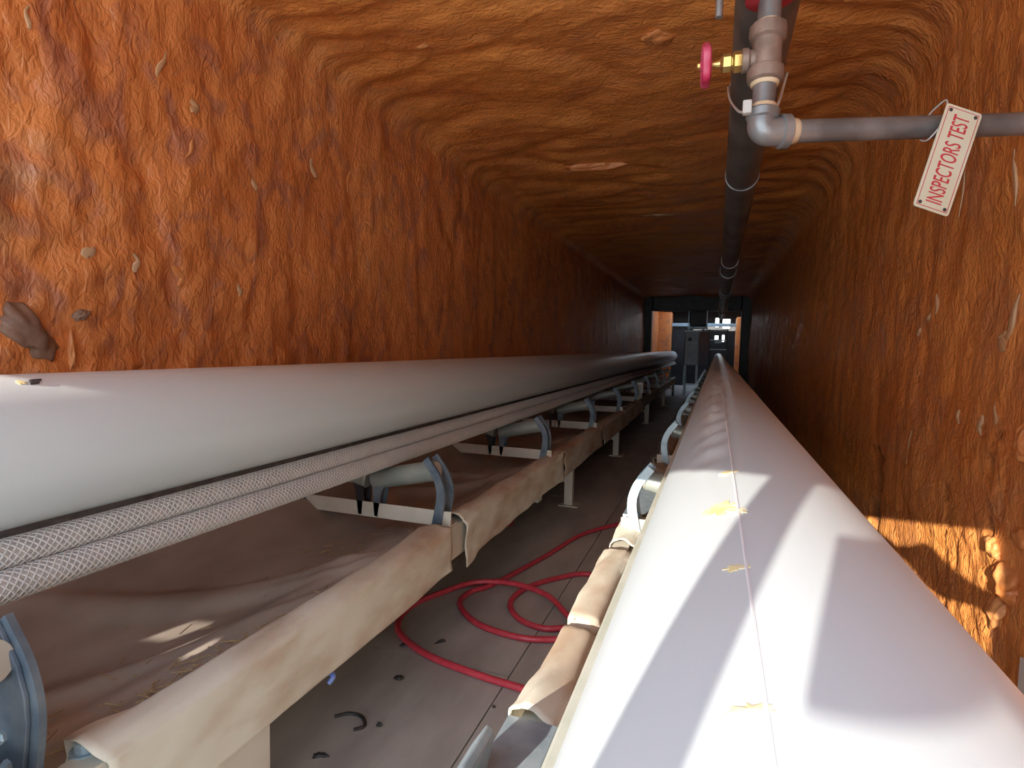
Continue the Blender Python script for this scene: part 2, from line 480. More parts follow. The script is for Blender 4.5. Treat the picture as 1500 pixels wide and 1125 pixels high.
for i, (y, z, a, b) in enumerate(RW):
    drip(wall_right, (XR + surf(wall_right, y, z) - .001, y, z), (-1, 0, 0), a * .8, b, M['pale_foam'], 30 + i)
for i, (y, z, a, b, c) in enumerate([(1.80, -.212, .025, .05, .022), (1.86, -.60, .055, .045, .03), (1.80, -.47, .04, .03, .018), (1.93, -.53, .03, .025, .018), (1.90, -.70, .035, .05, .02)]):
    lump(wall_right, 'foam_boulder', (XR + surf(wall_right, y, z), y, z), (-1, 0, 0), (a, b, c), M['orange_lump'], 60 + i)
CW = [(-.89, 4.216, .20, .035, .03, 'orange_lump'), (-.566, 5.858, .17, .05, .02, 'pale_foam'), (-.284, 2.565, .07, .05, .02, 'orange_lump'), (-1.259, 2.327, .05, .02, .02, 'orange_lump')]
for i, (x, y, a, b, c, mt) in enumerate(CW):
    lump(ceiling, 'foam_ridge', (x, y, ZC - .002), (0, 0, -1), (b, a, c), M[mt], 80 + i)
tr = MB().box((XR - .012, 1.60, -1.10), (XR + .01, 1.715, -.735)).build('trim_2', M['white']); tr['kind'] = 'structure'

# ---- floor of boards on a dark underlay
fl = MB().box((XL - .1, YB - .02, FLOOR - .12), (XR + .1, 26, FLOOR - .02)).build('floor', M['floor_gap']); fl['kind'] = 'structure'
xs = [XL - .08, -1.24, -.632, -.02, XR + .08]
for i in range(4):
    y = YB
    k = 0
    while y < 15.5:
        y2 = y + 2.44 if (k or i % 2) else y + 1.35
        g = .0025
        b = MB().box((xs[i] + g, y + g, FLOOR - .03), (xs[i + 1] - g, y2 - g, FLOOR - .0005 * random.random())).build('floor_panel', M['floor'], fl)
        y = y2; k += 1
MB().box((XL - .08, y, FLOOR - .03), (XR + .08, 26, FLOOR)).build('floor_panel', M['floor'], fl)

# ---- portal wall behind the camera, with two openings split by a slim post, and the lintel over them
def lz(x): return .207 - .052 * (x + .2)
pw = MB()
t0, t1 = YB - .06, YB
def wall_piece(poly): pw.prism(poly, t1 - t0, lambda x, z, t: (x, t0 + t, z))
wall_piece([(XL - .15, lz(XL - .15)), (XR + .15, lz(XR + .15)), (XR + .15, lz(0) + .20), (XL - .15, lz(0) + .24)])
wall_piece([(.172, FLOOR - .1), (.268, FLOOR - .1), (.268, lz(.268)), (.172, lz(.172))])
jx0, jx1 = XL - .15, -1.475  # added panel that blocks low sun from the left sheet
for a, b in ((FLOOR - .1, -.352), (-.308, .165)):
    wall_piece([(jx0, a), (jx1, a), (jx1, b), (jx0, b)])
for a, b in ((jx0, -1.775), (-1.712, -1.668), (-1.612, -1.588), (-1.545, jx1)):      # slots added to throw sun streaks on the left sheet
    wall_piece([(a, -.352), (b, -.352), (b, -.308), (a, -.308)])
po = pw.build('wall_front', M['grey_foam']); po['kind'] = 'structure'; po['label'] = 'portal wall with the conveyor openings'
po_post = MB().box((-.226, t0, FLOOR - .02), (-.200, t1, lz(-.2) + .01)).build('trim_1', M['cream']); po_post['kind'] = 'structure'
# added plate on the right jamb, shaped to cast a phone and hand shadow
prof = [(-.156, .145), (-.125, .143), (-.07, .108), (-.03, .078), (.006, .088), (.034, .112), (.058, .100), (.085, .066), (.115, .030), (.150, .006), (.19, -.01),
        (.19, -.05), (.123, -.060), (.09, -.068), (.05, -.05), (.0, .02), (-.04, .05), (-.09, .091), (-.154, .088)]
hs = MB().prism(prof, .008, lambda x, z, t: (x, YB - .004 + t, z)).build('portal_shadow_plate', M['galv'])
tag(hs, 'added galvanised plate on the right portal jamb, casting a phone and hand shadow', 'shadow plate')

# ---- added unseen board on posts outside the entrance: it keeps the sun off everything above the lintel
cn = MB().box((-11, -6.12, 1.75), (7, -6.0, 4.40)).build('sun_block_board', M['galv']); cn['kind'] = 'structure'
for x in (-10.5, 6.5):
    MB().box((x - .1, -6.25, FLOOR - .13), (x + .1, -6.12, 4.40)).build('sun_block_post', M['galv'], cn)

# ---- ground outside the portal and beyond the far end
og = MB().box((-30, -40, FLOOR - .3), (30, YB - .02, FLOOR - .13)).build('ground', M['ground']); og['kind'] = 'structure'

# ---- far end: closing wall with windows on the right
ew = MB()
def slab(x0, x1, z0, z1, y=20.5): ew.box((x0, y, z0), (x1, y + .1, z1))
slab(XL - .2, -.10, FLOOR, ZC + .2)
slab(-.10, .05, FLOOR, .30); slab(-.10, .05, .48, .72); slab(-.10, .05, 1.06, ZC + .2)
slab(.05, .13, FLOOR, ZC + .2)
slab(.13, .24, FLOOR, .24); slab(.13, .24, .50, .68); slab(.24, .40, FLOOR, .68); slab(.13, .40, 1.03, ZC + .2)
slab(.40, XR + .2, FLOOR, ZC + .2)
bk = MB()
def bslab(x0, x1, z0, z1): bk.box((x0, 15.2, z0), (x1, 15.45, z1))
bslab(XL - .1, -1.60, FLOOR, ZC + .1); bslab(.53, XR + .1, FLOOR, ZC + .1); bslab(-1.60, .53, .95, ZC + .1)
bko = bk.build('wall_inner', M['dark'], bevel=.02); bko['kind'] = 'structure'  # added bulkhead holding back roof light; its black stands in for darkness
pr = MB().box((XL - .1, 18.9, FLOOR), (-1.36, 19.4, 1.15)).build('wall_pier', M['foam'], bevel=.05); pr['kind'] = 'structure'
pr2 = MB().box((.52, 18.9, FLOOR), (XR + .1, 19.4, 1.0)).build('wall_pier', M['foam'], bevel=.05); pr2['kind'] = 'structure'
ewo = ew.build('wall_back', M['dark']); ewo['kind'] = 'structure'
for nm, (x0, x1, z0, z1) in (('window_1', (-.10, .05, .72, 1.06)), ('window_2', (.13, .40, .68, 1.03)), ('window_3', (-.10, .05, .30, .48)), ('window_4', (.13, .24, .24, .50))):
    w = MB()
    for a, b in (((x0, z0), (x1, z0 + .02)), ((x0, z1 - .02), (x1, z1)), ((x0, z0), (x0 + .02, z1)), ((x1 - .02, z0), (x1, z1))):
        w.box((a[0], 20.47, a[1]), (b[0], 20.53, b[1]))
    wo = w.build(nm, M['dark']); wo['kind'] = 'structure'

# ------------------------------------------------------------------ conveyors
def belt_tube(xc, zc, r, label, near_y, far_y, wrinkle, side):
    t = thing('tube_belt', label, 'conveyor belt', (xc, 0, zc - r))
    ys = []; y = near_y
    while y < far_y: ys.append(y); y += .012 * (1 + max(0, y) * .8)
    ys.append(far_y); ys = np.array(ys)
    n = 120; th = np.linspace(0, 2 * np.pi, n + 1)
    T, Y = np.meshgrid(th, ys)
    rr = r * (1 + .006 * noise2(np.cos(T) * 1.2 + 4, Y * .5) + .004 * noise2(np.sin(T) * 2 + 9, Y * 1.1))
    dz = .006 * noise2(Y * .35, Y * 0 + xc)
    if wrinkle:
        mask = np.exp(-((T - math.radians(115)) / .15) ** 2) * np.clip((Y - .66) / .15, 0, 1) * np.clip((4.5 - Y) / 2, 0, 1)
        yl = np.maximum(Y, .3)
        rr = rr - .0055 * np.minimum(yl, 2) * mask * (np.sin(42 * np.log(yl) + 2.5 * noise2(np.log(yl) * 4, T * 3) + 5 * (T - 2)) + .5 * noise2(np.log(yl) * 14, T * 7) + .4)
    P = np.stack([xc + rr * np.cos(T), Y, zc + dz + rr * np.sin(T)], 2)
    mb = MB().grid(P)
    nv = len(ys)
    mb.f.append(tuple(range(n, -1, -1))); mb.f.append(tuple((nv - 1) * (n + 1) + k for k in range(n + 1)))
    mb.build('tube_skin', M['tube'], t, smooth=True)
    for sg, (dx, cz, rc) in ((1, (.068, -.410, .0285)), (1, (.0955, -.4615, .0295)), (-1, (.068, -.410, .0285)), (-1, (.0955, -.4615, .0295))):
        cx = xc + sg * dx
        mb = MB().cyl((cx, near_y, cz), (cx, far_y, cz), rc, 20)
        co = mb.build('braided_edge', M['cord'], t, smooth=True)
        if sg != side: continue
        sb = MB()
        y0, y1, pitch = near_y, 9.0, .16
        for fam in (1, -1):
            for k in range(11):
                L = y1 - y0; ns = int(L / pitch * 14)
                yy = np.linspace(y0, y1, ns); a = fam * 2 * np.pi * (yy - y0) / pitch + 2 * np.pi * k / 11
                over = .0009 * np.sin(11 * a * .5)
                hw = .0021
                rows = []
                for o, h in ((-hw, 0.0002), (0, .0014), (hw, 0.0002)):
                    aa = a - fam * o / rc * .7; yo = yy + o * .7
                    rad = rc + h
                    rows.append(np.stack([cx + rad * np.cos(aa), yo, cz + rad * np.sin(aa)], 1))
                sb.grid(np.stack(rows, 0))
        sb.build('braid_strands', M['strand'], co, kind='stuff')
    return t

def cyl_patch(xc, zc, r, pts, lift=.00025):
    """a thin smear lying on a tube: pts are (y, angle in degrees)"""
    P = [(xc + (r + lift) * math.cos(math.radians(a)), y, zc + (r + lift) * math.sin(math.radians(a))) for y, a in pts]
    n = len(P); c = Vector((0, 0, 0))
    for p in P: c += Vector(p)
    c /= n; d = Vector((c.x - xc, 0, c.z - zc)).normalized(); c = Vector((xc, c.y, zc)) + d * (r + lift * 2.5)
    mb = MB(); mb.add(P + [c], [(i, (i + 1) % n, n) for i in range(n)])
    inner = [Vector(p) - Vector((p[0] - xc, 0, p[2] - zc)).normalized() * lift * 3 for p in P]
    mb.add(P + inner, [(i, (i + 1) % n, n + (i + 1) % n, n + i) for i in range(n)])
    return mb

XL_C, XR_C = -1.305, 0.054
LZ, LR, RZ, RR = -.228, .15, -.254, .13
tubeL = belt_tube(XL_C, LZ, LR, 'big white rolled tube belt along the left wall with grey braided edges', -1.3, 18.8, False, 1)
tubeR = belt_tube(XR_C, RZ, RR, 'big white rolled tube belt below the camera on the right, sunlit with a centre seam', -1.3, 19.8, True, -1)
# seam along the top of the right tube
sp = [(XR_C + (RR - .0002) * math.cos(math.radians(104 + .8 * math.sin(y * .9))), y, RZ + (RR - .0002) * math.sin(math.radians(104 + .8 * math.sin(y * .9)))) for y in np.linspace(-1.3, 15, 220)]
MB().tube(sp, .0010, 6).build('seam', M['seam'], tubeR, smooth=True)
# belt lip on the left side of the right tube
MB().box((XR_C - .153, -1.3, -.291), (XR_C - .118, 14, -.279)).build('belt_lip', M['lip'], tubeR, bevel=.003)

def smear(parent, xc, zc, r, y, a, ry, ra, mat, seed, name):
    rs = random.Random(seed); pts = []
    for k in range(30):
        an = 2 * math.pi * k / 30; q = rs.uniform(.45, 1.1)
        pts.append((y + ry * q * math.sin(an), a + ra * q * math.cos(an)))
    return cyl_patch(xc, zc, r, pts).build(name, mat, parent)
for i, (y, a, ry, ra, nm) in enumerate([(.508, 110.6, .024, 6.5, 'adhesive_smear'), (.49, 104.5, .012, 3.5, 'adhesive_smear'), (.364, 106.8, .0065, 3.4, 'adhesive_smear'), (.219, 106.6, .0045, 4.4, 'adhesive_smear'), (.650, 107.5, .007, 5.0, 'adhesive_smear')]):
    smear(tubeR, XR_C, RZ, RR, y, a, ry, ra, M['yellow'], i, nm)
smear(tubeL, XL_C, LZ, LR, .728, 66.5, .012, 3.2, M['yellow'], 11, 'adhesive_smear')
sq = smooth_path([(.742, 67.8), (.748, 66.6), (.742, 65.4), (.747, 63.8), (.754, 63.6)] and [Vector((XL_C + (LR + .001) * math.cos(math.radians(a)), y, LZ + (LR + .001) * math.sin(math.radians(a)))) for y, a in ((.766, 68.2), (.748, 67.4), (.744, 66.2), (.756, 65.2), (.752, 63.6), (.738, 62.8))], 6)
MB().tube(sq, .0022, 6).build('dark_squiggle', M['dark_smudge'], tubeL, smooth=True)

def frame(xc, side, legs, label, y0, y1):
    """the cream steel frame: two channels and their legs"""
    f = thing('conveyor_frame', label, 'conveyor frame', (xc, 0, FLOOR))
    for sg in (-1, 1):
        xo, xi = xc + sg * .375, xc + sg * .318
        lo, hi = min(xo, xi), max(xo, xi)
        poly = [(xi, -.705), (xo, -.705), (xo, -.835), (xi, -.835), (xi, -.828), (xo - sg * .007, -.828), (xo - sg * .007, -.712), (xi, -.712)]
        MB().prism(poly, y1 - y0, lambda x, z, t: (x, y0 + t, z)).build('stringer', M['cream'], f)
    for y, wide in legs:
        for sg in (-1, 1):
            xo = xc + sg * .368
            xi = xo - sg * .058
            poly = [(xo, 0), (xo, .058), (xo - sg * .007, .058), (xo - sg * .007, .007), (xi, .007), (xi, 0)]
            lg = MB().prism([(a, b) for a, b in poly], -.83 - FLOOR, lambda x, yy, t: (x, y + yy - .03, FLOOR + t)).build('leg', M['cream'], f)
            MB().box((xc + sg * .345 - .07, y - .065, FLOOR), (xc + sg * .345 + .07, y + .065, FLOOR + .009)).build('foot_plate', M['cream'], lg, bevel=.002)
            if wide:
                MB().box((min(xo, xo + sg * .008), y - .07, -.985), (max(xo, xo + sg * .008), y + .075, -.80)).build('gusset', M['cream'], f, bevel=.002)
        if not wide:
            MB().box((xc - .33, y - .02, -.98), (xc + .33, y + .02, -.94)).build('tie_bar', M['cream'], f)
    return f

frameL = frame(XL_C, 1, [(.95, True), (4.06, False), (6.15, False), (9.0, False), (11.9, False), (14.6, False)], 'cream painted steel frame under the left tube belt', -.55, 15.0)
frameR = frame(XR_C, -1, [(.45, False), (4.5, False), (7.4, False), (10.3, False), (13.2, False)], 'cream painted steel frame under the right tube belt, beside the right wall', -.55, 15.0)
MB().box((XL_C + .33, 3.16, -.905), (XL_C + .372, 3.24, -.83)).build('hanger_lug', M['cream'], frameL, bevel=.002)
MB().box((XR_C - .392, -.5, -.702), (XR_C - .295, .985, -.688)).build('splice_plate', M['galv'], frameR, bevel=.003)
MB().box((XR_C - .392, 2.38, -.702), (XR_C - .285, 2.98, -.686)).build('splice_plate', M['galv'], frameR, bevel=.003)
mb = MB().prism([(-.375, -.735), (-.36, -.66), (-.335, -.622), (-.322, -.635), (-.34, -.735)], .14, lambda x, z, t: (x + .012, .70 + t, z + .012))
mb.build('end_bracket', M['galv'], frameR, bevel=.004)
# bolt standing on the left stringer nearest the camera
bl = MB().lathe((-.985, .655, -.706), (0, 0, 1), [(0, .024), (.004, .024), (.004, .017), (.02, .016), (.024, .01)], 14).build('bolt', M['galv'], frameL, smooth=True)

def idler(xc, y, label, group):
    t = thing('trough_idler', label, 'idler', (xc, y, -.705), group)
    # base angle across the frame
    a = MB()
    a.prism([(-.03, -.705), (.03, -.705), (.03, -.699), (-.024, -.699), (-.024, -.645), (-.03, -.645)], .74, lambda yy, z, s: (xc - .37 + s, y + yy, z))
    a.build('cross_member', M['cream'], t)
    for sg in (-1, 1):
        path = [(.313, -.70), (.323, -.645), (.330, -.60), (.328, -.558), (.311, -.51), (.284, -.472), (.264, -.446)]
        pp = smooth_path([(p[0], 0, p[1]) for p in path], 4)
        for yo in (-.042, .034):
            mb = MB(); L, Rr = [], []
            for i, p in enumerate(pp):
                tn = (pp[min(i + 1, len(pp) - 1)] - pp[max(i - 1, 0)]).normalized()
                w = .019 - .005 * i / len(pp)
                nn = Vector((-tn.z, 0, tn.x)) * w
                L.append(p + nn); Rr.append(p - nn)
            poly = [(q.x, q.z) for q in L] + [(q.x, q.z) for q in reversed(Rr)]
            vs = []; n = len(L)
            for side in (0, 1):
                for q in L + Rr: vs.append((xc + sg * q.x, y + yo + side * .011, q.z))
            fs = []
            for i in range(n - 1):
                fs.append((i, i + 1, n + i + 1, n + i)); fs.append((2 * n + i, 3 * n + i, 3 * n + i + 1, 2 * n + i + 1))
                fs.append((i, 2 * n + i, 2 * n + i + 1, i + 1)); fs.append((n + i, n + i + 1, 3 * n + i + 1, 3 * n + i))
            fs.append((0, n, 3 * n, 2 * n)); fs.append((n - 1, 3 * n - 1, 4 * n - 1, 2 * n - 1))
            mb.add(vs, fs)
            mb.build('bracket_arm', M['bracket'] if xc < -1 else M['galv'], t)  # right arms paler: their sunlit look is put into the steel colour
        if xc < -1 and y < 1 and sg > 0:                 # the nearest idler's stamped bracket plate
            pl = [(.313, -.70), (.323, -.645), (.330, -.60), (.328, -.558), (.311, -.51), (.284, -.472), (.264, -.446), (.215, -.455), (.20, -.52), (.19, -.70)]
            bp_ = MB().prism(pl, .008, lambda x, z, q: (xc + x, y + .026 + q, z)).build('bracket_plate', M['bracket'], t, bevel=.002)
            for bx, bz in ((.275, -.63), (.235, -.60), (.285, -.675), (.235, -.68)):
                MB().lathe((xc + bx, y + .027, bz), (0, -1, 0), [(0, .011), (.006, .011), (.008, .006), (.014, .006)], 6).build('bolt', M['galv'], bp_)
        # wing roller
        p0 = Vector((xc + sg * .285, y, -.497)); p1 = Vector((xc + sg * .012, y, -.558))
        ax = p1 - p0; Ln = ax.length
        r = MB().lathe(p0, ax, [(0, .036), (.006, .041), (Ln - .006, .041), (Ln, .036)], 24).build('roller', M['roller'], t, smooth=True)
        MB().lathe(p0 - ax.normalized() * .012, ax, [(0, .012), (.0, .034), (.012, .037)], 20).build('roller_end', M['rollerend'], r, smooth=True)
        # inner support fin
        for yo in (-.03, .024):
            MB().prism([(.02, -.53), (.085, -.555), (.06, -.60), (.045, -.70), (.03, -.70), (.022, -.61)], .006,
                       lambda x, z, s: (xc + sg * x, y + yo + s, z)).build('centre_fin', M['bracket'] if sg > 0 else M['dark'], t)
    return t

ordL = ['nearest the camera at the left edge', 'second from the camera', 'third from the camera', 'fourth from the camera', 'fifth from the camera', 'sixth from the camera', 'seventh from the camera', 'eighth from the camera', 'ninth from the camera', 'last one by the grey chute']
for i, nm in enumerate(ordL):
    idler(XL_C, (.535 if i == 0 else .58 + 1.44 * i), 'trough idler under the left tube belt, ' + nm, 'idlers under the left tube belt')
ordR = ['nearest the camera', 'second from the camera', 'third from the camera', 'fourth from the camera', 'fifth from the camera', 'sixth from the camera', 'seventh from the camera', 'eighth from the camera', 'ninth from the camera', 'last one near the far end']
for i, nm in enumerate(ordR):
    idler(XR_C, (.25 if i == 0 else 2.22 + 1.41 * (i - 1)), 'trough idler under the right tube belt, ' + nm, 'idlers under the right tube belt')

def sleeve(xc, sg, y0, y1, label, seed, droop=0.0, wr=1.0, group=None, tear=None):
    """dusty canvas folded over a stringer"""
    o = thing_mesh = None
    prof = [(.300, -.765), (.300, -.725), (.303, -.702), (.315, -.690), (.340, -.686), (.365, -.689), (.383, -.699), (.388, -.716), (.389, -.77), (.390, -.82), (.391, -.862)]
    pr = smooth_path([(p[0], 0, p[1]) for p in prof], 4)
    xs_ = np.array([p.x for p in pr]); zs_ = np.array([p.z for p in pr])
    ny = max(24, int((y1 - y0) / .018)); ys = np.linspace(y0, y1, ny)
    J, Y = np.meshgrid(np.arange(len(pr)), ys)
    X = xs_[J].copy(); Z = zs_[J].copy()
    w = J / (len(pr) - 1)
    rs = random.Random(seed); o1, o2 = rs.random() * 40, rs.random() * 40
    endf = np.exp(-((Y - y0) / .12) ** 2) + np.exp(-((y1 - Y) / .16) ** 2)
    nn = noise2(Y * 3.2 + w * 3 + o1, w * 2.2 + o2) + .5 * noise2(Y * 9 + w * 6 + o2, w * 5 + o1)
    amp = (.006 + .016 * endf) * wr
    cx, cz = .345, -.77
    nx = np.where(w > .55, 1.0, np.where(w < .25, -1.0, 0.0)); nz = np.where((w >= .2) & (w <= .62), 1.0, 0.0)
    out = np.maximum(-.002, amp * (nn * 1.4 + .25))
    X = X + nx * out; Z = Z + nz * out
    Z = Z - droop * np.clip((w - .7) / .3, 0, 1) * np.exp(-((Y - y0) / .10) ** 2) + .012 * np.clip((w - .8) / .2, 0, 1) * noise2(Y * 2.1 + o1, Y * 0 + o2)
    Yo = Y + .02 * noise2(w * 3 + o2, Y * 0 + o1) * endf + .015 * (w - .5)
    if tear is not None:
        Z = Z - .022 * np.exp(-((Y - tear - .05 * (w - .5)) / .016) ** 2) * ((w > .2) & (w < .75))
        X = X - .01 * np.exp(-((Y - tear - .05 * (w - .5)) / .016) ** 2) * (w > .5)
    P = np.stack([xc + sg * X, Yo, Z], 2)
    ob = MB().grid(P).build('canvas_cover', M['canvas'], None, smooth=True)
    md = ob.modifiers.new('thick', 'SOLIDIFY'); md.thickness = .003; md.offset = 0
    return tag(ob, label, 'cover', group)

gL = 'canvas covers on the left frame'
sleeve(XL_C, 1, .64, 1.945, 'long tan canvas cover over the left frame rail, nearest the camera', 1, .0, .8, gL)
sleeve(XL_C, 1, 2.075, 3.60, 'tan canvas cover with drooping near corner on the left rail, second from the camera', 2, .03, 1.3, gL)
sleeve(XL_C, 1, 3.66, 5.0, 'tan canvas cover on the left frame rail, third from the camera', 3, .0, 1.0, gL)
sleeve(XL_C, 1, 5.08, 6.5, 'dusty canvas cover on the left frame rail, fourth from the camera', 4, .0, 1.0, gL)
sleeve(XL_C, 1, 6.58, 8.0, 'dusty canvas cover on the left frame rail, farthest one before the dark', 5, .0, 1.0, gL)
gR = 'canvas covers on the right frame'
sleeve(XR_C, -1, .99, 1.96, 'sunlit peach canvas cover with a torn fold on the right frame rail, nearest the camera', 6, .0, .9, gR, tear=1.40)
sleeve(XR_C, -1, 2.04, 2.36, 'short sunlit canvas cover between bracket and grey plate on the right frame rail', 7, .0, .9, gR)
sleeve(XR_C, -1, 3.0, 3.55, 'shaded canvas cover on the right frame rail, third from the camera', 8, .0, .9, gR)
sleeve(XR_C, -1, 3.68, 5.0, 'dark canvas cover on the right frame rail, farthest from the camera', 9, .0, .9, gR)

def sling(xc, label, seed):
    ys = np.arange(-.5, 14.8, .02); w = np.linspace(-1, 1, 61)
    Wd, Y = np.meshgrid(w, ys)
    e = 1 - Wd ** 2
    Z = -.722 - .075 * e - .012 * e * noise2(Y * .7 + seed, Wd * .8)
    ph = (Y - .585) % 1.44
    def ridge(y0, w0, y1, w1, wd, h):
        wl = w0 + (Y - y0) * (w1 - w0) / (y1 - y0) + .05 * noise2(Y * 3 + seed, Y * 0)
        return h * np.exp(-((Wd - wl) / wd) ** 2) * np.clip((Y - y0 + .1) / .25, 0, 1) * np.clip((y1 + .12 - Y) / .15, 0, 1)
    near = ridge(.85, -1.1, 1.74, .55, .13, .034) + ridge(1.0, -.75, 1.70, .72, .09, .020) + ridge(1.25, .25, 1.86, .80, .07, .014) + ridge(.62, -.3, 1.4, .62, .10, .016)
    near = near + ridge(2.5, -.6, 3.30, .75, .13, .03) + ridge(2.9, -.8, 3.4, .6, .1, .02) + ridge(3.9, -.6, 4.75, .7, .14, .03)
    fold = .026 * np.exp(-((Wd - .05 - .35 * np.sin(Y * 1.3)) / .10) ** 2) * (.4 + noise2(Y * .9 + seed, Y * 0 + 1))
    fold2 = .020 * np.exp(-((Wd - .55 + .22 * (ph - .5)) / .07) ** 2) * np.clip(noise2(Y * 1.1 + 7 + seed, Y * 0 + 3) + .35, 0, 1)
    if xc < -1: Z = Z + .065 * np.clip(-Wd, 0, 1) ** 1.5
    Z = Z + near * e ** .5 + (fold + fold2 + .006 * noise2(Y * 3, Wd * 6)) * e
    P = np.stack([xc + Wd * .316, Y, Z], 2)
    ob = MB().grid(P).build('return_sling', M['sheet'], None, smooth=True)
    md = ob.modifiers.new('thick', 'SOLIDIFY'); md.thickness = .004; md.offset = -1
    return tag(ob, label, 'sheet')
sling(XL_C, 'brown dusty sheet slung between the rails of the left conveyor frame', 2)
sling(XR_C, 'brown dusty sheet slung between the rails of the right conveyor frame', 12)

# straw and grit lying in the left sheet: too small to count
rs = random.Random(5); st = MB()
for k in range(230):
    y = rs.uniform(.5, 3.4); x = XL_C + rs.choice([rs.gauss(.19, .05), rs.gauss(.02, .12)])
    if rs.random() < .3: y = rs.gauss(.95, .12); x = XL_C + rs.gauss(.2, .03)
    if rs.random() < .25: y = rs.gauss(1.78, .10); x = XL_C + rs.gauss(.02, .08)
    wv = (x - XL_C) / .316
    if abs(wv) > .95: continue
    z = -.716 - .060 * (1 - wv * wv); a = rs.uniform(0, math.pi); L = rs.choice([.004, .006, .012, .03]) * rs.uniform(.6, 1.2)
    st.obox((x, y, z), (math.cos(a) * L, math.sin(a) * L, 0), (-math.sin(a) * .0011, math.cos(a) * .0011, 0), (0, 0, .001))
so = st.build('straw_litter', M['straw'], None, kind='stuff'); tag(so, 'bits of dry straw scattered on the brown sheet of the left conveyor', 'straw')

# ------------------------------------------------------------------ red hose on the floor
HZ = FLOOR + .0135
hp = [(-.25, 3.95), (-.40, 3.86), (-.57, 3.667), (-.729, 3.383), (-.825, 2.974), (-.953, 2.52), (-1.02, 2.40), (-1.012, 2.26), (-.87, 2.126), (-.68, 2.084), (-.547, 2.12),
      (-.38, 2.20), (-.30, 2.40), (-.36, 2.66), (-.552, 2.81), (-.70, 2.69), (-.80, 2.52), (-.812, 2.36), (-.734, 2.235), (-.603, 2.19), (-.45, 2.26), (-.25, 2.20), (-.16, 2.0), (-.28, 1.98),
      (-.43, 2.19), (-.548, 2.32), (-.673, 2.445), (-.85, 2.50), (-1.028, 2.48), (-1.134, 2.35), (-1.20, 2.16), (-1.15, 1.97), (-.965, 1.845), (-.728, 1.788), (-.548, 1.765), (-.35, 1.72), (-.1, 1.60)]
lift = {24: .0, 25: .012, 26: .024, 27: .026, 28: .012}
h3 = [(x, y, HZ + lift.get(i, 0)) for i, (x, y) in enumerate(hp)]
h = MB().tube(smooth_path(h3, 9), .0125, 12).build('air_hose', M['hose'], None, smooth=True)
tag(h, 'long red rubber hose looped on the grey floor between the conveyors', 'hose')
h2 = MB().tube(smooth_path([(-1.33, 3.30, HZ), (-1.27, 3.45, HZ), (-1.22, 3.50, HZ), (-1.19, 3.44, HZ), (-1.24, 3.33, HZ), (-1.36, 3.24, HZ)], 6), .012, 10).build('air_hose', M['hose'], None, smooth=True)
tag(h2, 'small bend of dark red hose showing below the left frame rail', 'hose')

# ------------------------------------------------------------------ sprinkler main, drain valve and sign
PX, PZ, PR = .075, .797, .070
mainp = thing('sprinkler_pipe', 'black steel sprinkler main running along under the orange ceiling', 'pipe', (PX, 0, PZ))
MB().cyl((PX, -.5, PZ), (PX, 15.2, PZ), PR, 40).build('pipe_run', M['pipe'], mainp, smooth=True)
for y in (6.3, 8.8, 12.4):
    MB().lathe((PX, y, PZ), (0, 1, 0), [(0, .072), (.004, .083), (.02, .086), (.06, .086), (.076, .083), (.08, .072)], 36).build('coupling', M['pipe'], mainp, smooth=True)
for y in (2.9, 5.6, 8.4, 11.2, 14.0):
    hr = MB().cyl((PX, y, PZ + .066), (PX, y, ZC + .03), .006, 8).build('hanger_rod', M['gpipe'], mainp)
    MB().lathe((PX, y - .012, PZ), (0, 1, 0), [(0, PR), (0, PR + .004), (.024, PR + .004), (.024, PR)], 30).build('hanger_band', M['gpipe'], mainp, smooth=True)
# red saddle tee under the main
vx, vy = .0665, 1.225
sd = MB().lathe((PX, vy - .075, PZ), (0, 1, 0), [(0, .0705), (.004, .081), (.146, .081), (.15, .0705)], 40, caps=False)
tee = sd.build('saddle_tee', M['redfit'], mainp, smooth=True)
MB().lathe((vx, vy, PZ - .06), (0, 0, -1), [(0, .052), (.05, .052), (.066, .046), (.08, .044), (.083, .034), (.085, .024)], 28).build('tee_outlet', M['redfit'], tee, smooth=True)
for sx in (-1, 1):
    MB().box((PX + sx * .088 - .014, vy - .03, PZ - .016), (PX + sx * .088 + .014, vy + .03, PZ + .016)).build('tee_lug', M['redfit'], tee, bevel=.005)

dr = thing('drain_valve', 'bronze drain valve with red handwheel on the small grey pipe below the main', 'valve', (vx, vy, .66))
dxa = -.006
def dp(z): return Vector((vx + (z - .66) * .018, vy + (z - .66) * .06, z))
r = .0205
MB().cyl(dp(.672), dp(.60), r, 24).build('nipple', M['gpipe'], dr, smooth=True)
def ring(z0, z1, prof, mat, nm, n=24, parent=dr):
    return MB().lathe(dp(z0), dp(z1) - dp(z0), prof, n).build(nm, mat, parent, smooth=True)
ring(.657, .652, [(0, .0225), (.004, .0225)], M['sealant'], 'thread_ring')
ring(.614, .606, [(0, .0215), (.002, .0228), (.007, .0228)], M['sealant'], 'thread_ring')
vb = ring(.608, .50, [(0, .028), (.002, .033), (.016, .034), (.026, .033), (.030, .027), (.045, .0265), (.065, .0275), (.078, .0265), (.082, .033), (.090, .034), (.104, .033), (.108, .027)], M['casting'], 'valve_body', 10)
ring(.501, .494, [(0, .026), (.004, .025), (.007, .0225)], M['sealant'], 'thread_ring')
MB().cyl(dp(.498), dp(.452), r, 24).build('nipple', M['gpipe'], dr, smooth=True)
ring(.459, .447, [(0, .0225), (.002, .024), (.010, .024)], M['sealant'], 'thread_ring')
bd = Vector((-.995, -.08, -.02)).normalized()
bc = dp(.547)
def bon(t0, prof, mat, nm, n=20, parent=dr): return MB().lathe(bc + bd * t0, bd, prof, n).build(nm, mat, parent, smooth=True)
